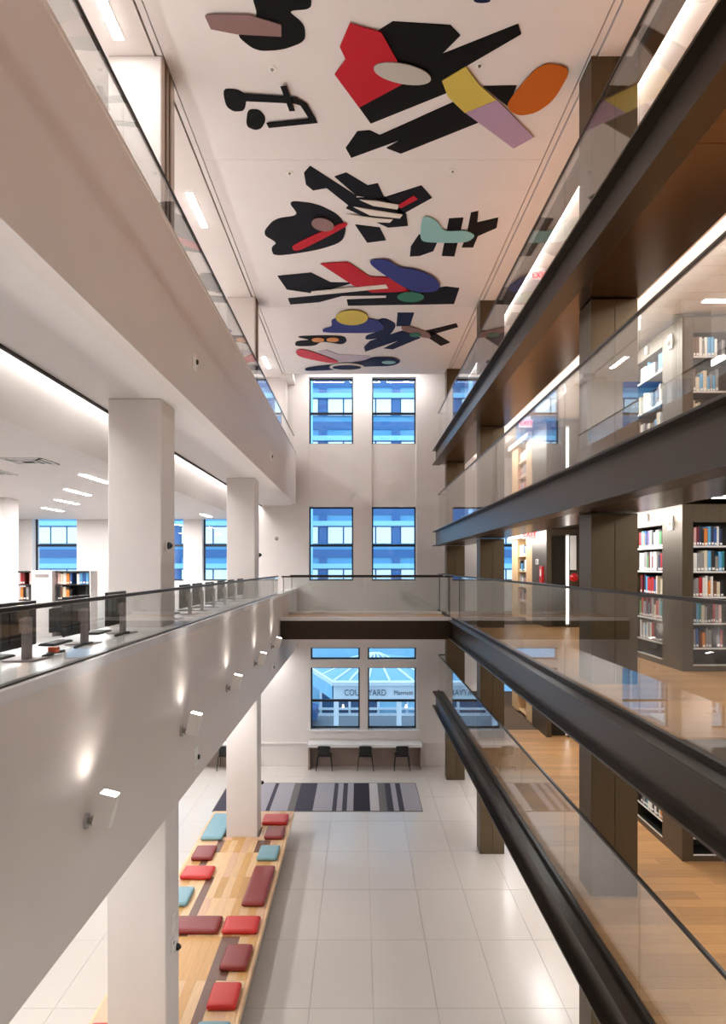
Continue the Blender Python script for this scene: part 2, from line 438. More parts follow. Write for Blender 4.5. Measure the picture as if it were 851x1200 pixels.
# bronze columns
LEV = (('on the ground floor', 0, D1-.44), ('on the lowest stack gallery', D1, D2-.44), ('on the footbridge level gallery', D2, D3-.44), ('on the gallery above the footbridge level', D3, D4-.44), ('on the topmost gallery', D4, TOP))
for wl, z0, z1 in LEV:
    for pos, y0 in (('nearest', 8.13), ('middle', 15.6), ('furthest', 21.0)):
        x0 = 2.60 if pos != 'furthest' else 2.535
        t = thing('bronze_column', (x0+.26, y0+.22, z0), 'dark bronze clad column %s, %s of its row of three' % (wl, pos), 'column', 'bronze columns of the stack galleries')
        y1 = y0+.45; xm = x0+.265
        box('cladding', BRONZEC, x0, xm-.002, y0, y1, z0, z1, t, .003)
        box('cladding', BRONZEC, xm+.002, x0+.52, y0, y1, z0, z1, t, .003)

# ------------------------------------------------------------------ footbridge
br = thing('footbridge', (.1, 18.7, D2-.46), 'footbridge with dark bronze beam and glass railings crossing the atrium', 'bridge')
for y0 in (17.7, 19.9):
    box('beam', BRONZE, XL+.01, 2.26, y0, y0+.12, 4.40, 4.855, br, .004)
    box('deck_edge', COUNTER, XL+.01, 2.26, y0-.01, y0+.13, 4.857, 4.945, br)
    for a, b in ((XL+.06, .16), (.17, 2.22)):
        box('glass_panel', GLASS, a, b, y0+.05, y0+.064, 4.945, 5.91, br)
    box('handrail', RAILM, XL+.03, 2.3, y0+.035, y0+.08, 5.91, 5.945, br, .005)
    box('post', RAILM, XL+.07, XL+.085, y0+.045, y0+.07, 5.55, 5.91, br); box('post', RAILM, 2.2, 2.22, y0+.045, y0+.07, 4.945, 5.91, br)
box('deck', OAK, XL+.01, 2.26, 17.84, 19.88, 4.80, 4.87, br)
box('soffit_panel', BRONZE, XL+.01, 2.26, 17.83, 19.89, 4.5, 4.53, br)

# ------------------------------------------------------------------ long bench with cushions
BX0, BX1, BY0, BY1, BZ = -3.40, -1.52, 4.2, 17.0, .45
bench = thing('long_bench', (-2.46, 10.6, 0), 'long low butcher block bench of mixed pale and walnut strips around white columns', 'bench')
for y0, y1 in ((BY0+.3, 8.1), (8.72, 15.38), (16.0, BY1-.3)): box('plinth', mat('bench_plinth', (120, 104, 92), .6), BX0+.35, BX1-.35, y0, y1, 0, BZ-.09, bench)
cols = 13; pw = (BX1-BX0-.1)/cols
box('edge_board', BEN[0], BX0, BX0+.05, BY0, BY1, BZ-.09, BZ, bench, .006); box('edge_board', BEN[0], BX1-.05, BX1, BY0, BY1, BZ-.09, BZ, bench, .006)
seams = [4.2, 5.9, 7.4, 8.75, 10.05, 11.25, 12.55, 13.4, 14.55, 15.2, 17.0]
for c in range(cols):
    x0 = BX0+.05+c*pw
    for s in range(len(seams)-1):
        off = 0
        y0, y1 = seams[s], seams[s+1]
        k = random.choice([0, 0, 0, 1, 1, 2, 2])
        if (c == 10 and s % 2 == 0) or (c == 9 and s in (3, 4, 8)) or (c == 4 and s in (5, 6)) or (c == 2 and s in (4, 7)) or (c == 3 and s == 8): k = 3
        cuts = [(y0, y1)]
        if x0+pw > -2.825 and x0 < -2.155:          # planks stop either side of the columns
            for ca, cb in ((8.115, 8.705), (15.395, 15.985)):
                cuts = [q for a, b in cuts for q in ((a, min(b, ca)), (max(a, cb), b)) if q[1]-q[0] > .02]
        for a, b in cuts: box('plank', BEN[k], x0+.001, x0+pw-.001, a+.001, b-.001, BZ-.09, BZ, bench)
def cushion_mesh(sx, sy, sz, m):
    k = ('cush', sx, sy, sz, m.name)
    if k in CACHE: return CACHE[k]
    nx, ny = 13, 13
    v, f = [], []
    def prof(u): return (max(0, 1-abs(u)**9))**.5
    for side in (1, -1):
        for j in range(ny):
            for i in range(nx):
                u, w_ = math.sin((i/(nx-1)-.5)*math.pi), math.sin((j/(ny-1)-.5)*math.pi)
                r = .045
                x, y = u*sx/2, w_*sy/2
                # rounded corners
                cx, cy_ = sx/2-r, sy/2-r
                if abs(x) > cx and abs(y) > cy_:
                    dx, dy = abs(x)-cx, abs(y)-cy_; d = math.hypot(dx, dy); mx = max(dx, dy)
                    if d > 0: x = math.copysign(cx+dx*mx/d, x); y = math.copysign(cy_+dy*mx/d, y)
                ex = min((sx/2-abs(u*sx/2)), (sy/2-abs(w_*sy/2)))
                h = min(1, ex/.03); h = math.sqrt(max(0, 1-(1-h)**2))
                puff = .16*(1-u*u)*(1-w_*w_)
                z = sz*.5 + side*sz*.5*(.12+.72*h+puff)
                if side < 0: z = sz*.5 - sz*.5*(.12+.88*h)
                v.append((x, y, z))
    N = nx*ny
    for j in range(ny-1):
        for i in range(nx-1):
            a = j*nx+i; f.append((a, a+1, a+nx+1, a+nx)); b = N+a; f.append((b, b+nx, b+nx+1, b+1))
    for i in range(nx-1):
        f.append((i, N+i, N+i+1, i+1)); a = (ny-1)*nx+i; f.append((a, a+1, N+a+1, N+a))
    for j in range(ny-1):
        a = j*nx; f.append((a, a+nx, N+a+nx, N+a)); a = j*nx+nx-1; f.append((a, N+a, N+a+nx, a+nx))
    me = bpy.data.meshes.new('cushion'); me.from_pydata(v, [], f); me.materials.append(m)
    for p in me.polygons: p.use_smooth = True
    me.update(); CACHE[k] = me
    return me
def cushion(x0, x1, y0, y1, m, label, rz=0):
    o = bpy.data.objects.new('seat_cushion', cushion_mesh(round(x1-x0, 3), round(y1-y0, 3), .085, m))
    o.location = ((x0+x1)/2, (y0+y1)/2, BZ); o.rotation_euler = (0, 0, rz); link(o)
    tag(o, label, 'cushion', 'leather cushions on the long bench')
    return o
cushion(-3.32, -2.87, 15.15, 16.65, TEAL, 'long blue-grey cushion at the rug end of the bench, left of the column')
cushion(-2.16, -1.60, 16.05, 16.62, REDB, 'bright red cushion at the rug end of the bench beside the column')
cushion(-2.0, -1.60, 15.2, 15.83, REDD, 'dark red square cushion between bright red cushion and small blue cushion beside column')
cushion(-2.0, -1.60, 14.1, 14.75, TEAL, 'square blue-grey cushion just in front of the bench column, atrium side')
cushion(-3.28, -2.87, 14.1, 14.75, REDD, 'dark red square cushion behind a bright red one, wall side of bench', .02)
cushion(-3.28, -2.71, 13.25, 13.75, REDB, 'bright red cushion on the wall side, in front of a dark red square', -.02)
cushion(-1.98, -1.59, 12.2, 13.75, REDD, 'long dark red cushion lying lengthwise on the atrium edge of bench', -.01)
cushion(-3.30, -2.90, 12.2, 12.85, TEAL, 'blue-grey square cushion half hidden behind the near white column')
cushion(-3.30, -2.2, 11.28, 11.78, REDD, 'long dark red cushion lying crosswise, half hidden behind near column')
cushion(-2.15, -1.59, 11.28, 11.78, REDB, 'bright red cushion end to end with the long crosswise dark red one', .01)
cushion(-1.98, -1.59, 10.25, 10.9, REDD, 'dark red square cushion between two bright red ones, atrium edge of bench', -.02)
cushion(-1.98, -1.59, 9.35, 9.9, REDB, 'bright red square cushion nearest the camera on the atrium edge', .01)
cushion(-2.0, -1.59, 8.4, 9.05, TEAL, 'last blue-grey cushion at the camera end of the bench, atrium edge')
cushion(-3.32, -2.95, 8.3, 9.02, REDB, 'bright red cushion peeking out left of the near column base')

# ------------------------------------------------------------------ striped rug
rug = thing('striped_rug', (-1.05, 19.5, 0), 'flat rug with grey, charcoal and black lengthwise stripes on pale tiles', 'rug')
st = [(-3.69,'d'),(-3.2,'m'),(-3.0,'d'),(-2.8,'l'),(-2.367,'d'),(-2.267,'l'),(-1.82,'o'),(-1.64,'d'),(-1.18,'l'),(-.69,'d'),(-.58,'l'),(-.437,'d'),(-.316,'l'),(-.15,'k'),(.282,'w'),(.515,'o'),(.717,'d'),(.88,'l'),(1.016,'d'),(1.15,'l'),(1.59,None)]
RC = {'d': mat('rug_charcoal', (66, 62, 76), .95, bump=.3, grain=(1,1,1), scale=120), 'm': mat('rug_taupe', (112, 104, 100), .95), 'o': mat('rug_olive_grey', (112, 108, 106), .95, bump=.3, grain=(1,1,1), scale=120),
      'l': mat('rug_light_grey', (160, 156, 164), .95, bump=.3, grain=(1,1,1), scale=120), 'k': mat('rug_black', (40, 34, 48), .95), 'w': mat('rug_pale', (192, 188, 190), .95)}
for (a, k), (b, _) in zip(st[:-1], st[1:]):
    box('stripe', RC[k], a, b, 18.32, 20.66, .001, .012, rug)
box('binding', RC['o'], -3.71, 1.61, 18.29, 18.32, .001, .013, rug); box('binding', RC['o'], -3.71, 1.61, 20.66, 20.69, .001, .013, rug)
box('binding', RC['o'], 1.59, 1.61, 18.32, 20.66, .001, .013, rug); box('binding', RC['o'], -3.71, -3.69, 18.32, 20.66, .001, .013, rug)

# ------------------------------------------------------------------ window counter and black chairs
RECESS = mat('recess_panel', (150, 132, 122), .6)
for g, l in ((0, 'white counter under the ground floor windows behind three black chairs'), (-5.26, 'white counter under the ground floor windows behind the bench column')):
    t = thing('window_counter', (g, 22.2, 0), l, 'counter', 'white window counters')
    box('worktop', COUNTER, g-1.55, g+1.9, 21.93, YW, .70, .80, t, .006); box('back_panel', RECESS, g-1.5, g+1.86, YW-.03, YW-.002, .0, .70, t)
    box('end_panel', RECESS, g-1.55, g-1.5, 22.05, YW, 0, .70, t); box('end_panel', RECESS, g+1.86, g+1.9, 22.05, YW, 0, .70, t)
def chair(x, y, label):
    t = thing('black_chair', (x, y, 0), label, 'chair', 'black chairs at the window counters')
    m = MB(); 
    pts = [(-.2, -.2), (.2, -.2), (.21, .18), (.15, .21), (-.15, .21), (-.21, .18)]
    m.prism(pts, .425, .455); m.build('seat', BLACKP, t)
    m = MB(); N = 7
    for r in range(2):
        for k in range(N):
            u = -1+2*k/(N-1)
            for zz, yy in ((.47, -.2), (.765, -.255)):
                m.v.append((u*.19*(1 if zz > .6 else .9), yy+.035*u*u + r*.014, zz-(.02*abs(u)**3 if zz > .6 else 0)))
    for k in range(N-1):
        a = 2*k; b = 2*N+2*k
        m.f += [(a, a+2, a+3, a+1), (b, b+1, b+3, b+2), (a+1, a+3, b+3, b+1), (a, b, b+2, a+2)]
    m.f += [(0, 1, 2*N+1, 2*N), (2*N-2, 4*N-2, 4*N-1, 2*N-1)]; m.mi = [0]*len(m.f)
    m.build('backrest', BLACKP, t)
    for sx in (-1, 1):
        m = MB(); m.tube((sx*.2, -.19, .44), (sx*.245, -.25, 0), .014, .011); m.build('leg', BLACKP, t)
        m = MB(); m.tube((sx*.19, .17, .43), (sx*.235, .22, 0), .014, .011); m.build('leg', BLACKP, t)
        m = MB(); m.tube((sx*.18, -.18, .43), (sx*.17, -.205, .56), .012, .012, 8); m.build('back_support', BLACKP, t)
    return t
chair(-1.06, 22.12, 'black four legged chair at the counter, beside the long bench side of three')
chair(.19, 22.12, 'middle black chair of three at the ground floor window counter')
chair(1.30, 22.12, 'black chair at the counter closest to the bronze columns')
chair(-4.05, 22.12, 'lone black chair half hidden between the white balcony and bench column')

# ------------------------------------------------------------------ balcony uplights, wall devices
for k, (y, z) in enumerate(((5.12, 4.39), (7.85, 4.40), (10.55, 4.41), (13.35, 4.40), (15.95, 4.42))):
    t = thing('wall_uplight', (XL, y, z), 'grey box uplight on the lower white balcony face, %s from the camera' % ORD[k], 'light', 'uplights on the balcony face')
    m = MB(); m.tube((0, 0, 0), (.02, 0, 0), .055, .055, 18); m.build('wall_plate', mat('fixture_grey', (176, 170, 166), .4), t)
    m = MB(); m.tube((.02, 0, 0), (.13, 0, 0), .022, .022, 12); m.tube((.045, 0, 0), (.06, 0, 0), .034, .034, 12); m.build('arm', STEEL, t)
    b = MB(); b.box(-.06, .06, -.05, .05, -.03, .2); bo = b.build('body', mat('uplight_body', (238, 234, 230), .4), t, (.125, 0, 0), (0, math.radians(14), 0))
    b = MB(); b.box(-.054, .054, -.044, .044, .2, .205); b.build('lens', UPL, bo)
    s = bpy.data.lights.new('uplight_beam', 'SPOT'); s.energy = 3.8; s.spot_size = math.radians(150); s.spot_blend = .9; s.shadow_soft_size = .02; s.color = (1, .94, .86)
    so = bpy.data.objects.new('uplight_beam', s); COL.objects.link(so); so.location = (XL+.17, y, z+.25)
    s2 = bpy.data.lights.new('uplight_throw', 'SPOT'); s2.energy = 115; s2.spot_size = math.radians(95); s2.spot_blend = 1; s2.shadow_soft_size = .05; s2.color = (1, .96, .92)
    for yy in ((y,) if k else (y, y-2.7, y-5.4)):
        s3 = bpy.data.objects.new('uplight_throw', s2); COL.objects.link(s3); s3.location = (XL+.24, yy, z+.26); s3.rotation_euler = Vector((.42, 0, 1)).to_track_quat('-Z', 'Y').to_euler()
    d = Vector((-.05, 0, .5)); so.rotation_euler = d.to_track_quat('-Z', 'Y').to_euler()
for x, y, z, l in ((XL, 8.47, 8.565, 'round camera plate on the upper white balcony face, nearer one'), (XL, 15.8, 8.57, 'round camera plate on the upper white balcony face, further one'),
                   (XL, 8.55, 3.94, 'round camera plate on the lower white balcony face below the uplights, nearer one'), (XL, 16.1, 3.945, 'small camera plate on the lower white balcony near the footbridge')):
    t = thing('camera_plate', (x, y, z), l, 'camera', 'camera plates on the balcony faces')
    m = MB(); m.box(0, .012, -.1, .1, -.1, .1); m.build('plate', WHITEP, t)
    m = MB(); m.tube((.012, 0, 0), (.035, 0, 0), .06, .055, 16); m.build('ring', WHITEP, t)
    m = MB(); m.tube((.035, .0, 0), (.055, 0, 0), .035, .022, 14); m.build('lens', BLACKP, t)
t = thing('wall_sensor', (-2.56, YW, 7.04), 'small grey sensor on the far white wall left of atrium windows', 'sensor')
m = MB(); m.tube((0, 0, 0), (0, -.03, 0), .06, .045, 14); m.build('case', GREYP, t)

# ------------------------------------------------------------------ linear ceiling lights
def bar_y(x, y, z, L, label, group, wd=.1):
    t = thing('linear_light', (x, y, z), label, 'light', group)
    box('frame', WHITEP, x-wd/2-.012, x+wd/2+.012, y-L/2-.012, y+L/2+.012, z-.008, z, t)
    box('diffuser', LED, x-wd/2, x+wd/2, y-L/2, y+L/2, z-.014, z-.008, t)
    return t
for k, y in enumerate((2.95, 7.3, 11.65, 16.0, 20.35)):
    bar_y(-2.6, y, TOP, 1.12, 'linear ceiling light over the top white balcony, %s from the far wall' % ORD[4-k], 'linear lights over the top balcony')
for y in (-1.4, 2.95, 7.3, 11.65, 16.0, 20.35):
    lamp('balcony_lamp', -5.2, y, TOP-.03, .3, 1.6, 18)
spots = [(-4.36, 3.3), (-4.36, 7.65), (-4.36, 12.0), (-4.36, 16.35), (-4.36, 20.7), (-5.5, 9.85), (-5.5, 14.2), (-5.5, 18.55), (-6.57, 16.35), (-6.57, 12.0), (-7.8, 18.5), (-7.8, 14.2)]
for k, (x, y) in enumerate(spots):
    row = {-4.36: 'first', -5.5: 'second', -6.57: 'third', -7.8: 'fourth'}[x]
    ys = sorted(b for a, b in spots if a == x)
    bar_y(x, y, 7.635, 1.15, 'linear reading room ceiling light, %s row in from the atrium, %s from the camera' % (row, ORD[ys.index(y)]), 'linear lights of the reading room')
VENT = mat('diffuser_grey', (206, 206, 208), .5)
for k, (x, y, lab) in enumerate(((-4.55, 10.0, 'square slotted air diffuser in the reading room ceiling beside first light'), (-5.7, 11.2, 'square air diffuser in reading room ceiling beside the second light row'), (-4.75, 15.5, 'square air diffuser in reading room ceiling near the far column'), (-5.6, 8.3, 'square air diffuser at the reading room ceiling edge of the frame'))):
    t = thing('air_diffuser', (x, y, 7.635), lab, 'vent', 'air diffusers in the reading room ceiling')
    for q, s in enumerate((.3, .22, .14)):
        m = MB(); z = -.004-.004*q
        m.box(-s, s, -s, -s+.05, z-.01, z); m.box(-s, s, s-.05, s, z-.01, z); m.box(-s, -s+.05, -s, s, z-.01, z); m.box(s-.05, s, -s, s, z-.01, z)
        m.build('vane_ring', VENT if q % 2 else WHITEP, t)
    m = MB(); m.box(-.28, .28, -.28, .28, -.002, 0); m.build('back_plate', TRIM, t)

for x in (-1.0, .2, 1.4): lamp('wall_fill', x, 21.85, 12.2, 1.0, .12, 3.6, rot=(math.radians(6), 0, 0))   # added in the ceiling pocket to brighten the far wall
# area lights without fixtures, added to brighten the rooms either side
for y in (1.5, 5.5, 9.5, 13.5, 17.5, 20.8):
    lamp('ground_fill', -5.0, y, 3.6, .5, .5, 11)  # added under the slab to light the ground floor
    lamp('reading_fill', -6.2, y, 7.6, .15, 1.1, 15)  # added to boost the light of the linear ceiling lights
    lamp('reading_fill', -9.2, y, 7.6, .15, 1.1, 8)
    lamp('ground_fill', -2.9, y+1.2, 3.62, .2, .2, 3.5)
for z in (D1, D2, D3, D4):
    for y in (-.5, 3.0, 6.5, 10.5, 14.0, 18.5):
        lamp('stack_lamp', 3.62, y, z-.25, .3, 1.6, 8 if y < 4 else (3.6 if z > D1 else 3))  # those out of view run brighter to lighten the balcony face
        if y < 8 or y > 13: lamp('stack_lamp', 6.8, y, z-.25, .2, 1.4, 4)
for y in (2, 7, 12, 17):
    lamp('stack_lamp', 5.2, y, TOP-.04, .3, 1.6, 12)

# ------------------------------------------------------------------ computer counter on the left
wt = thing('computer_counter', (-2.45, 8, L2), 'long white counter running along the balcony parapet with computers on it', 'counter')
m = MB(); m.box(-2.205, XL-.165, -5, 16.6, 5.455, 5.505)
for y0, y1 in ((-5, 8.115), (8.705, 15.395), (15.985, 16.6)): m.box(-2.82, -2.205, y0, y1, 5.455, 5.505)
m.v = [(x+2.45, y-8, z-L2) for x, y, z in m.v]; m.build('worktop', COUNTER, wt)
for y in (0, 4, 8, 12, 16): box('support_panel', WHITE, -2.7, XL-.2, y, y+.05, L2, 5.455, wt)
def monitor(y, label, x=-2.42):
    t = thing('computer_monitor', (x, y, 5.505), label, 'monitor', 'computer monitors along the counter')
    b = MB(); b.prism([(-.11, -.12), (.11, -.12), (.13, .12), (-.13, .12)], 0, .012); b.build('base', GREYP, t)
    b = MB(); b.box(.0, .035, -.05, .05, .012, .31); b.box(-.03, .0, -.035, .035, .2, .3); b.build('stand_post', GREYP, t)
    b = MB(); b.box(-.07, -.035, -.27, .27, .09, .42); b.box(-.038, -.026, -.16, .16, .14, .36); po = b.build('screen', BLACKP, t)
    b = MB(); b.box(-.0735, -.07, -.25, .25, .11, .4); b.build('display', mat('dark_display', (12, 14, 18), .12), po)
    return t
MONS = []
MY = [5.25, 6.35, 7.38, 9.35, 10.3, 11.1, 12.0, 13.0, 14.0, 15.1]
for k, y in enumerate(MY):
    mo = monitor(y, 'black monitor on grey stand on white counter, %s of ten along the balcony from camera' % ORD[k])
    if k == 0: box('sticker', mat('yellow_sticker', (206, 206, 40), .6), -2.447, -2.444, 5.2, 5.28, 5.87, 5.905, mo)
    kb = thing('keyboard', (-2.66, y+.02, 5.505), 'black keyboard lying behind the %s monitor from the camera on white counter' % ORD[k], 'keyboard', 'keyboards along the counter')
    b = MB(); b.box(-.07, .07, -.2, .2, 0, .014); b.build('case', BLACKP, kb)
    b = MB()
    for r in range(4): b.box(-.06+.032*r, -.036+.032*r, -.19, .19, .014, .02)
    b.build('key_row', mat('key_grey', (52, 50, 52), .5), kb)
for k, (y, c) in enumerate(((5.55, 1), (6.15, 0), (7.15, 0))):
    t = thing('cable_bundle', (-2.34, y, 5.505), ('black cable with orange plug beside nearest monitor stand', 'black cable coil beside the second monitor stand', 'black cable coil beside the third monitor stand')[k], 'cable')
    m = MB(); pp = [(0, -.18, .012), (.03, -.08, .02), (-.04, 0, .012), (.04, .1, .02), (0, .2, .012)]
    for p, q in zip(pp[:-1], pp[1:]): m.tube(p, q, .012, .012, 8)
    m.build('cord', BLACKP, t)
    if c:
        m = MB(); m.box(-.03, .03, -.02, .05, .02, .06); m.build('plug', mat('orange_plug', (226, 96, 44), .5), t)
# folding desk chair behind the counter
def desk_chair(x, y, label):
    t = thing('desk_chair', (x, y, L2), label, 'chair', 'chairs behind the computer counter')
    m = MB(); m.box(-.2, .2, -.21, .21, .43, .46); m.build('seat', BLACKP, t)
    m = MB(); m.box(-.22, -.19, -.2, .2, .55, .84); m.build('backrest', BLACKP, t)
    for s in (-1, 1):
        m = MB(); m.tube((-.2, s*.2, .0), (.18, s*.2, .45), .014, .014); m.build('leg', BLACKP, t)
        m = MB(); m.tube((.2, s*.2, .0), (-.2, s*.2, .84), .014, .014); m.build('leg', BLACKP, t)
    return t
desk_chair(-3.5, 7.7, 'black chair with crossed legs behind the counter, between second and third monitors')
desk_chair(-3.5, 8.9, 'black chair with crossed legs behind the third monitor near the column')

# ------------------------------------------------------------------ books
BOOKC = {'red': (176, 38, 40), 'dark red': (112, 28, 34), 'blue': (44, 84, 150), 'light blue': (88, 160, 206), 'navy': (34, 42, 74), 'green': (56, 140, 72), 'black': (28, 28, 30), 'white': (228, 226, 220),
         'cream': (214, 202, 176), 'grey': (140, 138, 138), 'orange': (214, 128, 50), 'purple': (108, 84, 140), 'brown': (112, 80, 58), 'pale pink': (212, 170, 164), 'teal': (42, 130, 136)}
LABELM = mat('spine_label', (240, 238, 232), .6)
def book_mesh(c):
    k = ('book', c)
    if k in CACHE: return CACHE[k]
    cm = mat('cover_'+c.replace(' ', '_'), BOOKC[c], .5)
    b = MB()                                     # unit book: thickness x, depth y (spine at -y), height z from 0 to 1
    b.box(-.5, -.4, -.5, .5, 0, 1); b.box(.4, .5, -.5, .5, 0, 1)
    b.prism([(-.5, -.5), (-.3, -.54), (.3, -.54), (.5, -.5)], 0, 1)
    b.box(-.4, .4, -.5, .46, .02, .97, 1); b.box(-.36, .36, -.548, -.54, .08, .2, 2)
    me = bpy.data.meshes.new('book'); me.from_pydata(b.v, [], b.f)
    for m in (cm, PAPER, LABELM): me.materials.append(m)
    for p, i in zip(me.polygons, b.mi): p.material_index = i
    me.update(); CACHE[k] = me
    return me
GLAD = ['white', 'black', 'grey', 'white', 'black', 'navy', 'white', 'cream', 'grey', 'red', 'blue', 'black', 'navy', 'white', 'dark red', 'light blue', 'brown', 'pale pink', 'purple', 'green', 'orange', 'teal', 'cream', 'grey', 'white']
PALE = ['white', 'cream', 'grey', 'white', 'pale pink', 'cream', 'light blue', 'grey', 'white', 'brown']
NB = [0]
def fill_shelf(axis, fixed, a, b, z, hmax, where, pal=GLAD, tk=(.028, .052), gap=.08, group='books on the gallery bookcases', rnd=None):
    """axis 'x': spines face -y and the row runs along x; axis 'y': spines face -x and the row runs along y"""
    rnd = rnd or random
    p = a+.01; k = 0; rowl = []
    while True:
        t = rnd.uniform(*tk)
        if p+t > b-.012: break
        if rnd.random() < gap and k > 1:
            p += t*1.4; continue
        h = min(hmax-.02, rnd.uniform(.19, .29)); d = rnd.uniform(.15, .21)
        rowl.append((p+t/2, t-.002, h, d, rnd.choice(pal))); p += t; k += 1
    n = len(rowl)
    for i, (c, t, h, d, col) in enumerate(rowl):
        o = bpy.data.objects.new('book', book_mesh(col))
        o.scale = (t, d, h)
        if axis == 'x': o.location = (c, fixed+.54*d, z)
        else: o.location = (fixed+.54*d, c, z); o.rotation_euler = (0, 0, -math.pi/2)
        link(o)
        # rows along y read from the far end (left as seen from the atrium)
        num = i if axis == 'x' else n-1-i
        tag(o, '%s book, %s from left, %s' % (col, ORD[num], where), 'book', group)
        NB[0] += 1

# ------------------------------------------------------------------ gallery bookcases, cores, wooden cases
CASE = mat('bronze_case', (86, 74, 58), .4, metal=.45, var=.04, grain=(16, 16, 1), scale=4)
SHELF = mat('shelf_dark', (46, 42, 38), .5, metal=.3)
SHEDGE = mat('shelf_label_strip', (222, 220, 214), .5)
def bookcase(z, wl, boards, top, front_fill, side_fill, pal):
    ht = 2.10; sh = {D1: 'lowest gallery bronze', D2: 'footbridge level bronze', D3: 'upper gallery bronze'}[z]
    t = thing('bookcase', (5.2, 10.6, z), 'large bronze bookcase block with books on two faces, '+wl, 'bookcase', 'bronze bookcase blocks')
    X0, Y0 = 4.05, 9.1
    box('core', CASE, 4.40, 6.6, Y0+.36, 12.2, z, z+ht, t)
    box('corner_pier', CASE, X0, 4.19, Y0, 9.70, z, z+ht, t, .004)
    box('side_pier', CASE, X0, 4.40, 10.62, 12.2, z, z+ht, t, .004)
    box('upright', CASE, 5.16, 5.24, Y0, Y0+.36, z+.07, z+top, t)
    box('end_panel', CASE, 6.4, 6.6, Y0, Y0+.36, z, z+ht, t)
    box('header', CASE, 4.19, 6.4, Y0, Y0+.36, z+top, z+ht, t); box('header', CASE, X0, 4.40, 9.70, 10.62, z+top, z+ht, t)
    box('kick_board', CASE, 4.19, 6.4, Y0, Y0+.36, z, z+.07, t); box('kick_board', CASE, X0, 4.40, 9.70, 10.62, z, z+.07, t)
    box('back_panel', SHELF, 4.19, 6.4, Y0+.33, Y0+.355, z+.07, z+top, t); box('back_panel', SHELF, 4.36, 4.395, 9.70, 10.62, z+.07, z+top, t)
    for b in boards:
        s = box('shelf', SHELF, 4.19, 6.4, Y0+.012, Y0+.33, z+b-.022, z+b, t)
        box('label_strip', SHEDGE, 4.19, 6.4, Y0+.005, Y0+.012, z+b-.014, z+b+.008, s)
        s = box('shelf', SHELF, X0+.012, 4.36, 9.70, 10.62, z+b-.022, z+b, t)
        box('label_strip', SHEDGE, X0+.005, X0+.012, 9.70, 10.62, z+b-.014, z+b+.008, s)
    bs = list(boards)+[top]
    for i in front_fill:
        fill_shelf('x', Y0+.03, 4.19, 4.62, z+bs[i], bs[i+1]-bs[i]-.03, '%s shelf up, front, %s case' % (ORD[i], sh), pal, gap=.06)
    for i in side_fill:
        fill_shelf('y', X0+.03, 9.70, 10.62, z+bs[i], bs[i+1]-bs[i]-.03, '%s shelf up, side, %s case' % (ORD[i], sh), pal, tk=(.045, .085), gap=.08)
B2 = [.08, .29, .60, .93, 1.25, 1.57]
bookcase(D1, 'on the lowest gallery', B2, 1.87, (1, 2), (1, 2, 3), GLAD)
bookcase(D2, 'on the footbridge level', B2, 1.87, (1, 2, 3, 4, 5), (1, 2, 3, 4, 5), GLAD)
bookcase(D3, 'one level above the footbridge', [.08, .42, .78, 1.16, 1.60], 1.90, (2, 3, 4), (1, 2, 3, 4), PALE)
for z, wl in ((D1, 'lowest gallery'), (D2, 'footbridge level'), (D3, 'level above the footbridge')):
    s = thing('strobe_alarm', (4.05, 9.42, z+1.88), 'white fire strobe on the bookcase side, '+wl, 'alarm', 'fire strobes')
    m = MB(); m.box(-.02, 0, -.06, .06, -.09, .09); m.build('plate', WHITEP, s); m = MB(); m.tube((-.02, 0, 0), (-.06, 0, 0), .05, .035, 14); m.build('lens', mat('strobe_lens', (250, 246, 240), .2), s)
    s = thing('wall_sensor', (4.05, 10.2, z+2.0), 'small white sensor on the bookcase header, '+wl, 'sensor', 'bookcase sensors')
    m = MB(); m.box(-.025, 0, -.03, .03, -.05, .05); m.build('case', WHITEP, s)
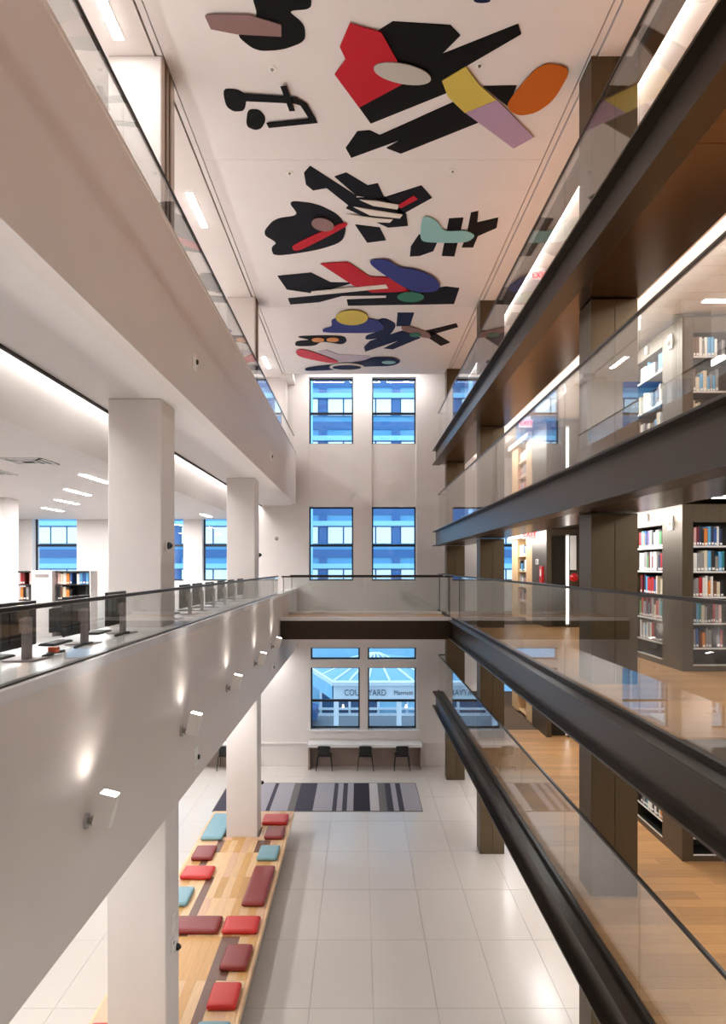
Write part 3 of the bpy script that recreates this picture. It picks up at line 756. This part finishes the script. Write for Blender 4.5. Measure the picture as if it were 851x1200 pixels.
# bookcase pieces lying flat
# core block (doorway) and wooden case behind
EXITR = glow('exit_red', (250, 40, 46), 2.2)
for z, wl in ((D1, 'lowest gallery'), (D2, 'footbridge level'), (D3, 'level above the footbridge')):
    t = thing('service_core', (5.3, 16.4, z), 'bronze clad core block with dark doorway on the '+wl, 'wall block', 'bronze service cores')
    box('side_cladding', CASE, 4.05, 4.09, 15.7, 17.0, z, z+2.12, t)
    box('body', CASE, 4.09, 6.6, 15.95, 17.0, z, z+2.12, t)
    box('jamb', CASE, 4.09, 4.16, 15.7, 15.95, z, z+1.98, t); box('jamb', CASE, 4.52, 6.6, 15.7, 15.95, z, z+2.12, t)
    box('header', CASE, 4.09, 4.52, 15.7, 15.95, z+1.98, z+2.12, t)
    box('door_leaf', mat('door_dark', (44, 36, 28), .5, metal=.3), 4.16, 4.52, 15.88, 15.94, z, z+1.98, t)
    t = thing('lit_wall_edge', (4.50, 15.66, z), 'slim glowing strip for a lit white wall edge by doorway, '+wl, 'light', 'lit wall edges by the doorways')  # glowing strip added in place of a brightly lit wall edge
    box('housing', WHITEP, 4.46, 4.53, 15.67, 15.698, z+.05, z+2.0, t); box('diffuser', glow('lit_edge_glow', (255, 248, 240), 2.5), 4.47, 4.52, 15.66, 15.67, z+.08, z+1.95, t)
    t = thing('wood_bookcase', (4.25, 18.1, z), 'pale wooden bookcase facing the atrium near the windows, '+wl, 'bookcase', 'pale wooden bookcases')
    box('end_pier', WOODC, 4.05, 4.6, 17.02, 17.62, z, z+2.0, t, .004); box('end_pier', WOODC, 4.05, 4.6, 18.55, 19.25, z, z+2.0, t, .004)
    box('header', WHITE, 3.95, 4.6, 17.02, 19.25, z+2.0, z+2.12, t); box('back_panel', SHELF, 4.42, 4.6, 17.62, 18.55, z, z+2.0, t)
    bs = [.08, .45, .82, 1.2, 1.58, 2.0]
    for b in bs[:-1]: box('shelf', WOODC, 4.06, 4.42, 17.62, 18.55, z+b-.025, z+b, t)
    for i in {D1: (1,), D2: (1, 2, 3, 4), D3: (2, 3, 4)}[z]:
        fill_shelf('y', 4.08, 17.62, 18.55, z+bs[i], bs[i+1]-bs[i]-.03, '%s shelf up, wooden case, %s' % (ORD[i], {D1: 'lowest gallery', D2: 'footbridge level', D3: 'upper gallery'}[z]), PALE+['black', 'grey', 'red'], tk=(.09, .16), gap=.05)
for z, x, y, wl in ((D2, 3.66, 15.62, 'footbridge level'), (D3, 3.57, 15.55, 'level above the footbridge'), (D4, 3.45, 13.9, 'topmost gallery')):
    top = {D2: D3-.2, D3: D4-.225, D4: TOP}[z]
    s = thing('exit_sign', (x, y, top), 'red lettered EXIT sign hanging from the ceiling, '+wl, 'exit sign', 'EXIT signs')
    m = MB(); m.box(-.14, .14, -.015, .015, -.24, -.06); m.build('panel', mat('exit_panel', (244, 226, 222), .25), s)
    m = MB(); m.box(-.1, .1, -.02, .02, -.06, 0); m.build('mount', WHITEP, s)
    o = bpy.data.objects.new('lettering', text_mesh('lettering', 'EXIT', .145, EXITR, .003)); o.location = (0, -.019, -.15); o.rotation_euler = (math.pi/2, 0, 0); link(o, s)
t = thing('notice_board', (4.62, 15.7, D2+1.55), 'pale framed notice on the bronze wall of the footbridge level', 'notice board')
box('frame', TRIM, 4.535, 4.70, 15.67, 15.698, D2+1.2, D2+2.02, t); box('sheet', WHITEP, 4.55, 4.685, 15.665, 15.67, D2+1.24, D2+1.98, t)
t = thing('alarm_bell', (4.63, 15.69, D2+1.08), 'round red alarm bell on bronze wall below the notice', 'alarm')
m = MB(); m.tube((0, 0, 0), (0, -.03, 0), .05, .05, 16); m.build('base', REDB, t); m = MB(); m.tube((0, -.03, 0), (0, -.06, 0), .09, .09, 18); m.tube((0, -.06, 0), (0, -.085, 0), .09, .04, 18); m.build('gong', mat('red_enamel', (196, 24, 28), .3), t)
t = thing('extinguisher_cabinet', (4.05, 16.05, D2+1.15), 'narrow red fire extinguisher box on the bronze core side', 'fire box')
box('case', mat('red_enamel', (196, 24, 28), .3), 4.01, 4.05, 15.92, 16.18, D2+.95, D2+1.32, t, .006); box('label_plate', WHITEP, 4.007, 4.01, 16.0, 16.1, D2+1.1, D2+1.25, t)
t = thing('switch_plate', (4.05, 16.5, D2+1.38), 'white switch plate on the bronze core side', 'switch plate')
box('plate', WHITEP, 4.035, 4.05, 16.4, 16.62, D2+1.36, D2+1.48, t); box('rocker', GREYP, 4.03, 4.035, 16.46, 16.55, D2+1.38, D2+1.46, t)
def bar_x(x, y, z, L, label):
    t = thing('linear_light', (x, y, z), label, 'light', 'linear lights of the stack galleries')
    box('frame', WHITEP, x-L/2-.01, x+L/2+.01, y-.06, y+.06, z-.008, z, t); box('diffuser', LEDS, x-L/2, x+L/2, y-.05, y+.05, z-.014, z-.008, t)
bar_x(4.75, 8.75, D4-.225, 1.2, 'linear ceiling light in front of the bookcase above footbridge level')
bar_x(4.75, 8.5, D3-.22, 1.2, 'linear ceiling light in front of the footbridge level bookcase')

# ------------------------------------------------------------------ low bookshelf in the reading room
t = thing('low_bookshelf', (-5.8, 14.2, L2), 'low white reading room bookshelf with dark shelves and white end panel', 'bookcase')
for x0, x1 in ((-6.58, -6.3), (-5.86, -5.18)):
    box('back_panel', SHELF, x0, x1, 14.32, 14.35, L2, 6.06, t); box('top', SHELF, x0, x1, 14.0, 14.35, 6.06, 6.09, t)
    for q in range(4): box('shelf', SHELF, x0+.01, x1-.01, 14.0, 14.32, L2+.08+q*.3, L2+.1+q*.3, t)
    box('upright', WHITE, x1-.015, x1+.01, 13.98, 14.35, L2, 6.09, t)
box('end_panel', WHITE, -6.28, -5.88, 13.9, 14.35, L2, 6.1, t); box('label_holder', GREYP, -6.2, -5.95, 13.89, 13.9, 5.98, 6.03, t)
for q, wl in ((3, 'top'), (2, 'second')):
    fill_shelf('x', 14.03, -6.56, -6.32, L2+.1+q*.3, .27, 'low white shelf %s row, narrow bay' % wl, GLAD, tk=(.04, .07), gap=.15, group='books in the reading room')
    fill_shelf('x', 14.03, -5.84, -5.2, L2+.1+q*.3, .27, 'low white shelf %s row, wide bay' % wl, GLAD, tk=(.04, .07), gap=.15, group='books in the reading room')
t = thing('low_cabinet', (-5.0, 15.6, L2), 'pale grey low cabinet behind the third computer monitor', 'cabinet')
box('body', WHITE, -5.55, -4.85, 15.3, 15.75, L2, 5.75, t, .006); box('door', COUNTER, -5.53, -5.21, 15.285, 15.3, L2+.08, 5.72, t); box('door', COUNTER, -5.19, -4.87, 15.285, 15.3, L2+.08, 5.72, t)

# ------------------------------------------------------------------ abstract cut-outs on the atrium ceiling (generic shapes)
ART = {'k': mat('cutout_black', (14, 13, 14), .75, spec=.15), 'n': mat('cutout_ink', (20, 21, 29), .75, spec=.15), 'r': mat('cutout_red', (186, 32, 46), .7, spec=.2), 'm': mat('cutout_mauve', (140, 112, 110), .75, spec=.15), 'y': mat('cutout_yellow', (206, 186, 88), .7, spec=.2),
       'l': mat('cutout_lilac', (176, 150, 178), .7, spec=.2), 'g': mat('cutout_pale_grey', (188, 186, 180), .75, spec=.15), 'o': mat('cutout_orange', (192, 100, 28), .7, spec=.2), 'b': mat('cutout_blue', (52, 62, 130), .7, spec=.2), 't': mat('cutout_aqua', (140, 190, 192), .7, spec=.2),
       'w': mat('cutout_white', (226, 220, 212), .75, spec=.15), 'e': mat('cutout_green', (60, 120, 100), .7, spec=.2), 'd': mat('cutout_navy', (28, 38, 72), .75, spec=.15), 'p': mat('cutout_pink', (206, 70, 86), .7, spec=.2), 'v': mat('cutout_lavender', (196, 188, 202), .75, spec=.15), 'a': mat('cutout_apricot', (214, 150, 96), .75, spec=.15), 'c': mat('cutout_dark_brown', (26, 18, 17), .75, spec=.15)}
def on_ceiling(u, v):
    Y = 851*(TOP-H)/(663.5-v)
    return ((u-421)*Y/851, Y)
def cutouts(label, shapes, off, s):
    """shapes: (colour, layer, outline) or (colour, layer, (cx, cy, rx, ry, tilt)) in sketch units; placed on the ceiling plane in metres"""
    conv = lambda p: on_ceiling(off[0]+p[0]/s, off[1]+p[1]/s)
    outs = []
    for c, layer, g, *soft in shapes:
        if isinstance(g, tuple):
            cx, cy_, rx, ry, tl = g; n = 28
            pts = []
            for i in range(n):
                a = 2*math.pi*i/n; x, y = rx*math.cos(a), ry*math.sin(a)
                pts.append((cx+x*math.cos(tl)-y*math.sin(tl), cy_+x*math.sin(tl)+y*math.cos(tl)))
        else:
            pts = g
            for _ in range(3 if soft else 0):
                pts = [q for a, b in zip(pts, pts[1:]+pts[:1]) for q in ((a[0]*.8+b[0]*.2, a[1]*.8+b[1]*.2), (a[0]*.2+b[0]*.8, a[1]*.2+b[1]*.8))]
        outs.append((c, layer, [conv(p) for p in pts]))
    ax = [p[0] for o in outs for p in o[2]]; ay = [p[1] for o in outs for p in o[2]]
    cx, cy_ = sum(ax)/len(ax), sum(ay)/len(ay)
    t = thing('ceiling_relief', (cx, cy_, TOP), label, 'relief', 'abstract cut-out reliefs on the atrium ceiling')
    for c, layer, pts in outs:
        pts = [(x-cx, y-cy_) for x, y in pts]
        A = sum(p[0]*q[1]-q[0]*p[1] for p, q in zip(pts, pts[1:]+pts[:1]))
        if A < 0: pts.reverse()
        m = MB(); m.prism(pts, -.014-.016*layer, -.003-.016*layer if layer else 0); m.build('cutout', ART[c], t)
cutouts('black blob with a mauve blade, ceiling relief over the top balcony side', [
    ('k', 0, [(215,-40),(455,-30),(462,32),(360,38),(432,95),(437,160),(345,195),(238,200),(152,130),(250,70)], 1), ('m', 1, [(35,55),(70,48),(210,50),(340,90),(340,136),(160,126),(58,106)])], (230, 0), 3.404)
cutouts('thin black bent frame shape with two pads on the ceiling', [
    ('k', 0, [(105,352),(165,354),(202,380),(194,438),(150,442),(118,420)], 1), ('k', 0, [(205,435),(252,435),(280,470),(262,508),(235,516),(198,500)], 1),
    ('k', 1, [(185,366),(400,382),(442,408),(484,482),(290,502),(280,484),(452,468),(416,412),(392,404),(185,394)]), ('k', 2, [(336,332),(360,330),(394,428),(372,430)])], (230, 0), 3.404)
cutouts('largest ceiling relief, red, black, yellow, lilac and orange cut-outs', [
    ('k', 0, [(180,100),(228,70),(420,82),(452,115),(388,180),(645,78),(655,110),(395,262),(410,305),(155,408),(112,348),(230,250)]),
    ('k', 0, [(72,490),(110,436),(150,432),(185,448),(430,338),(512,405),(255,508),(208,490),(265,458),(90,522)]), ('k', 0, [(530,285),(640,283),(612,352)]),
    ('r', 1, [(85,70),(190,100),(240,190),(268,268),(116,350),(35,240),(72,190),(52,148)]), ('g', 2, (260, 233, 97, 33, .2)),
    ('y', 1, [(470,215),(515,275),(572,325),(468,368),(412,315),(392,262)]), ('l', 1, [(575,325),(697,450),(630,487),(470,368)]),
    ('o', 1, [(720,200),(825,218),(765,325),(705,368),(650,378),(618,362),(606,335)], 1)], (380, 0), 2.837)
cutouts('small dark blue disc on the ceiling beside the largest relief, mostly out of view', [('d', 0, (525, -2, 28, 8, 0))], (380, 0), 2.837)
cutouts('ceiling relief of crossed black arms with red bars and white slats', [
    ('n', 0, [(160,62),(180,40),(335,140),(310,172),(235,112),(190,120),(166,100)]), ('n', 0, [(262,75),(300,62),(372,105),(405,98),(430,152),(335,138)]),
    ('n', 0, [(330,146),(430,142),(500,200),(505,238),(440,244),(300,180)]), ('n', 0, [(425,145),(550,105),(585,145),(482,202)]), ('n', 0, [(330,235),(412,245),(432,286),(370,294)]),
    ('n', 0, [(105,155),(200,165),(272,200),(302,242),(288,292),(200,320),(60,340),(50,312),(72,295),(20,265),(62,215),(145,205)], 1),
    ('r', 1, [(118,300),(290,222),(312,232),(150,316),(126,318)], 1), ('r', 1, [(470,168),(525,134),(538,146),(482,176)]), ('m', 2, (222, 228, 38, 21, .2)),
    ('w', 1, [(345,148),(400,152),(478,166),(470,180),(390,168)]), ('w', 1, [(325,172),(390,182),(488,198),(478,210),(380,200)]), ('w', 1, [(300,196),(390,208),(455,214),(445,224),(340,220)])], (300, 180), 2.837)
cutouts('pale aqua fin crossed by black bars, small ceiling relief', [
    ('k', 0, [(642,215),(690,212),(682,250),(660,340),(618,338)]), ('c', 0, [(715,195),(740,190),(736,228),(806,212),(800,245),(738,272),(722,310),(685,310),(700,270)]), ('n', 0, [(515,308),(542,268),(605,288),(590,322),(545,338),(512,340)]),
    ('t', 1, [(553,200),(600,215),(625,255),(700,250),(732,268),(700,292),(560,290),(545,275)], 1)], (300, 180), 2.837)
cutouts('ceiling relief with a red wing, blue fin and green oval over black', [
    ('n', 0, [(20,122),(165,108),(250,150),(345,152),(240,182),(160,195),(60,180)]), ('n', 0, [(65,220),(420,185),(620,190),(750,168),(808,175),(785,243),(325,250),(320,225),(490,218),(490,206),(300,208),(200,235),(75,245)]),
    ('r', 1, [(205,65),(325,58),(420,122),(520,125),(595,186),(430,190),(350,160)]), ('b', 2, [(395,50),(495,40),(550,80),(620,85),(700,120),(730,160),(700,185),(600,186)], 1), ('e', 3, (597, 203, 58, 22, 0)), ('w', 2, [(165,182),(490,152),(500,168),(168,196)])], (320, 290), 3.7)
cutouts('blue ceiling relief with a pale yellow oval and navy hook', [
    ('d', 0, [(440,320),(482,302),(540,332),(502,385),(400,400),(402,380),(465,362)], 1), ('b', 1, [(250,302),(450,302),(488,345),(440,367),(215,365),(215,350),(258,340)], 1), ('y', 2, (342, 297, 70, 32, 0))], (320, 290), 3.7)
cutouts('ceiling relief of navy and brown crossed arms with a mauve middle', [
    ('d', 0, [(540,282),(612,282),(595,336),(535,340)]), ('d', 0, [(395,430),(420,405),(560,360),(640,390),(520,440),(480,436),(556,398),(400,450)]),
    ('c', 0, [(655,362),(795,328),(803,343),(690,376)]), ('c', 0, [(690,362),(768,410),(728,425),(668,386)]), ('m', 1, [(555,335),(600,338),(680,365),(685,390),(650,386),(560,356)], 1), ('e', 2, (617, 372, 25, 9, 0))], (320, 290), 3.7)
cutouts('little dark forked ceiling relief with two apricot ovals', [
    ('n', 0, [(90,384),(230,380),(310,383),(322,405),(298,420),(212,404),(182,425),(95,427),(98,405),(170,400)], 1), ('a', 1, (195, 397, 27, 9, 0)), ('a', 1, (259, 396, 27, 9, 0))], (320, 290), 3.7)
cutouts('ceiling relief nearest the windows, pink bar with lavender and navy', [
    ('p', 1, [(95,445),(130,435),(300,494),(240,497),(112,470)], 1), ('v', 0, [(195,450),(230,442),(285,462),(420,468),(420,490),(290,492)]),
    ('d', 1, [(385,492),(430,472),(520,472),(558,490),(520,510),(390,512),(350,522),(140,533),(138,518)], 1), ('t', 2, (502, 492, 30, 7, 0)), ('w', 2, (320, 512, 75, 16, 0)), ('d', 3, (320, 512, 62, 9, 0))], (320, 290), 3.7)

for k, (x, y, wl) in enumerate(((-1.0, 8.33, 'between black blob and thin bent frame'), (1.37, 8.27, 'beside the long black arm of the largest relief'), (-1.01, 10.53, 'just past the first ceiling seam, balcony side'), (1.35, 10.48, 'just past the first ceiling seam, bronze gallery side'), (3.95, 7.72, 'in the white ceiling of the topmost gallery'))):
    t = thing('sprinkler_head', (x, y, TOP), 'small round white sprinkler cover on ceiling, '+wl, 'sprinkler', 'sprinkler covers')
    m = MB(); m.tube((0, 0, 0), (0, 0, -.012), .055, .05, 16); m.build('cover', WHITEP, t); m = MB(); m.tube((0, 0, -.012), (0, 0, -.03), .02, .014, 10); m.build('head', STEEL, t)

# ------------------------------------------------------------------ the street outside
PAVE = mat('street_paving', (120, 128, 138), .8, grain=(1, 1, 1), scale=2)
structure(box('street', PAVE, -60, 60, YW+.5, 80, -1.8, -1.6))
FAC = mat('facade_blue', (78, 142, 184), .5, grain=(1, 1, 1), scale=.6); FACL = mat('facade_pale_band', (136, 192, 224), .5); FACD = mat('facade_dark', (44, 92, 146), .5)
PANE = mat('facade_window_pale', (226, 238, 246), .3); MULL = mat('facade_mullion', (52, 92, 140), .5)
bld = thing('office_building', (0, 60, -1.6), 'blue tinted office building with pale window bands across the street', 'building')
box('facade', FAC, -40, 40, 55.2, 60, -1.6, 34, bld)
per = 3.231; z0 = H+12.7-5*per
for r_ in range(11):
    zt = z0 + per*(r_-1)          # top of the window band
    if zt < 4.3: continue
    box('pale_band', FACL, -40, 40, 55.0, 55.2, zt+.06, zt+.42, bld); box('lintel', MULL, -40, 40, 54.97, 55.2, zt, zt+.06, bld)
    box('dark_spandrel', FACD, -40, 40, 55.12, 55.2, zt+.9, zt+1.5, bld)
    x = -24.6
    while x < 24:
        near = -20 < x < 20
        for q in range(4):
            a = x+q*1.22
            fr = box('window', MULL, a, a+1.2, 55.1, 55.2, zt-1.32, zt, bld)
            box('pane', PANE, a+.05, a+1.15, 55.05, 55.1, zt-1.28, zt-.04, fr)
        box('pier', FACD, x+4.9, x+5.5, 55.08, 55.2, zt-1.32, zt+.9, bld)
        x += 5.55
pr = thing('stone_pier', (-3.55, 54, -1.6), 'tall pale stone pier rising outside the windows', 'pier')
box('shaft', FACL, -3.72, -3.44, 53.6, 54, .6, 33, pr); box('base', FACL, -3.9, -3.26, 53.4, 54.2, -1.6, .6, pr)
# glazed canopy opposite
STZ = -1.6
CAN = mat('canopy_white', (214, 228, 240), .5); CGL = mat('canopy_glazing', (120, 170, 206), .2)
can = thing('entrance_canopy', (0, 32, STZ), 'white street canopy with glazed pyramid roof lettered COURTYARD', 'canopy')
box('fascia', CAN, -1.06, 4.2, 30.0, 30.25, .66, 1.24, can, .02); box('top_moulding', CAN, -1.12, 4.3, 29.9, 30.25, 1.24, 1.42, can, .02)
m = MB(); m.v = [(-1.06,30.25,.66),(-2.6,35.5,.66),(-2.6,35.5,1.24),(-1.06,30.25,1.24),(-1.12,30.05,.66),(-2.72,35.5,.66),(-2.72,35.5,1.24),(-1.12,30.05,1.24)]
m.f = [(0,1,2,3),(4,7,6,5),(0,4,5,1),(3,2,6,7),(0,3,7,4),(1,5,6,2)]; m.mi = [0]*6; m.build('side_fascia', FACL, can, (0, -32, -STZ))
sv = m.v; m = MB(); m.v = [(x, y, z+.58 if z < 1 else z+.18) for x, y, z in sv]
m.f = [(0,1,2,3),(4,7,6,5),(0,4,5,1),(3,2,6,7),(0,3,7,4),(1,5,6,2)]; m.mi = [0]*6; m.build('side_moulding', CAN, can, (0, -32, -STZ))
m = MB(); m.v = [(-1.06,30.25,1.4),(4.2,30.25,1.4),(5.5,35.5,1.4),(-2.6,35.5,1.4),(.75,33,2.25)]; m.f = [(0,1,4),(1,2,4),(2,3,4),(3,0,4),(3,2,1,0)]; m.mi = [0]*5; m.build('glazed_roof', CGL, can, (0, -32, -STZ))
for p in ((-1.06,30.25),(-.4,30.25),(.37,30.25),(1.27,30.25),(2.25,30.25),(3.2,30.25),(-1.6,32.1),(-2.2,34.1)):
    m = MB(); m.tube((p[0], p[1]-32, 1.42), (.75+(p[0]-.75)*.06, 1.0-.1, 2.27), .05, .04, 6); m.build('roof_bar', CAN, can, (0, 0, -STZ))
LET = mat('sign_lettering', (64, 84, 108), .5)
for txt, size, cx_, wd in (('COURTYARD', .36, .25, 1.72), ('Marriott', .25, 1.83, .78)):
    me = text_mesh('lettering', txt, size, LET, .012)
    xs_ = [v.co.x for v in me.vertices]; sc_ = wd/(max(xs_)-min(xs_))
    o = bpy.data.objects.new('lettering', me); o.scale = (sc_, 1, 1); o.location = (cx_, -2.012, .95-STZ); o.rotation_euler = (math.pi/2, 0, 0); link(o, can)
for x in (-1.05, 1.55, 4.0): box('post', CAN, x, x+.2, 30.02, 30.2, STZ, .66, can)
SHOP = mat('shopfront_glass', (44, 84, 124), .2)
sf = thing('shopfront', (1, 38, STZ), 'dark blue glazed shopfront under the canopy across the street', 'shopfront')
box('plinth', CAN, -14, 16, 37.8, 38.2, STZ, STZ+.12, sf); box('transom', CAN, -14, 16, 37.8, 37.95, -1.3, -1.2, sf); box('fascia', FACL, -14, 16, 37.7, 38.2, 1.0, 2.4, sf)
for k in range(20): box('pane', SHOP if k % 4 in (0, 1) else FACL, -14+1.5*k+.06, -12.5+1.5*k-.06, 37.98, 38.05, STZ+.12, 1.0, sf); box('mullion', CAN, -14+1.5*k-.06, -14+1.5*k+.06, 37.85, 38.05, STZ+.12, 1.0, sf)
for x, wl in ((-.66, 'beside its corner post'), (1.93, 'beneath the smaller lettering')):
    t = thing('street_lamp', (x, 29.86, .5), 'small warm lit lantern under the canopy, '+wl, 'lamp', 'canopy lanterns')
    m = MB(); m.tube((0, 0, .0), (0, 0, -.14), .03, .05, 10); m.build('shade', glow('lantern_glow', (255, 226, 180), 2.2), t); m = MB(); m.tube((0, 0, .0), (0, .2, .2), .015, .015, 6); m.build('bracket', FACD, t)
# parked car at the kerb opposite
def car(x, y, c, label):
    t = thing('parked_car', (x, y, -1.6), label, 'car')
    m = MB(); pr_ = [(-2.1, .35), (-2.1, .75), (-1.2, .9), (-.7, 1.38), (.8, 1.4), (1.4, .92), (2.1, .8), (2.15, .35)]
    n = len(pr_)
    for s in (-.85, .85): m.v += [(px_, s*(.82 if pz > 1 else 1), pz) for px_, pz in pr_]
    m.f = [tuple(range(n)), tuple(range(2*n-1, n-1, -1))] + [(i, n+i, n+(i+1) % n, (i+1) % n) for i in range(n)]; m.mi = [0]*len(m.f)
    m.build('body', c, t)
    for wx in (-1.3, 1.3):
        m = MB(); m.tube((wx, -.88, .32), (wx, -.6, .32), .32, .32, 16); m.build('wheel', BLACKP, t)
        m = MB(); m.tube((wx, .6, .32), (wx, .88, .32), .32, .32, 16); m.build('wheel', BLACKP, t)
    m = MB(); m.box(-.65, .75, -.76, -.72, .95, 1.3); m.build('side_window', SHOP, t)
    return t
car(-4.2, 36.0, FACD, 'dark blue car parked across the street left of the canopy post')
print('books', NB[0], 'objects', len(bpy.data.objects))
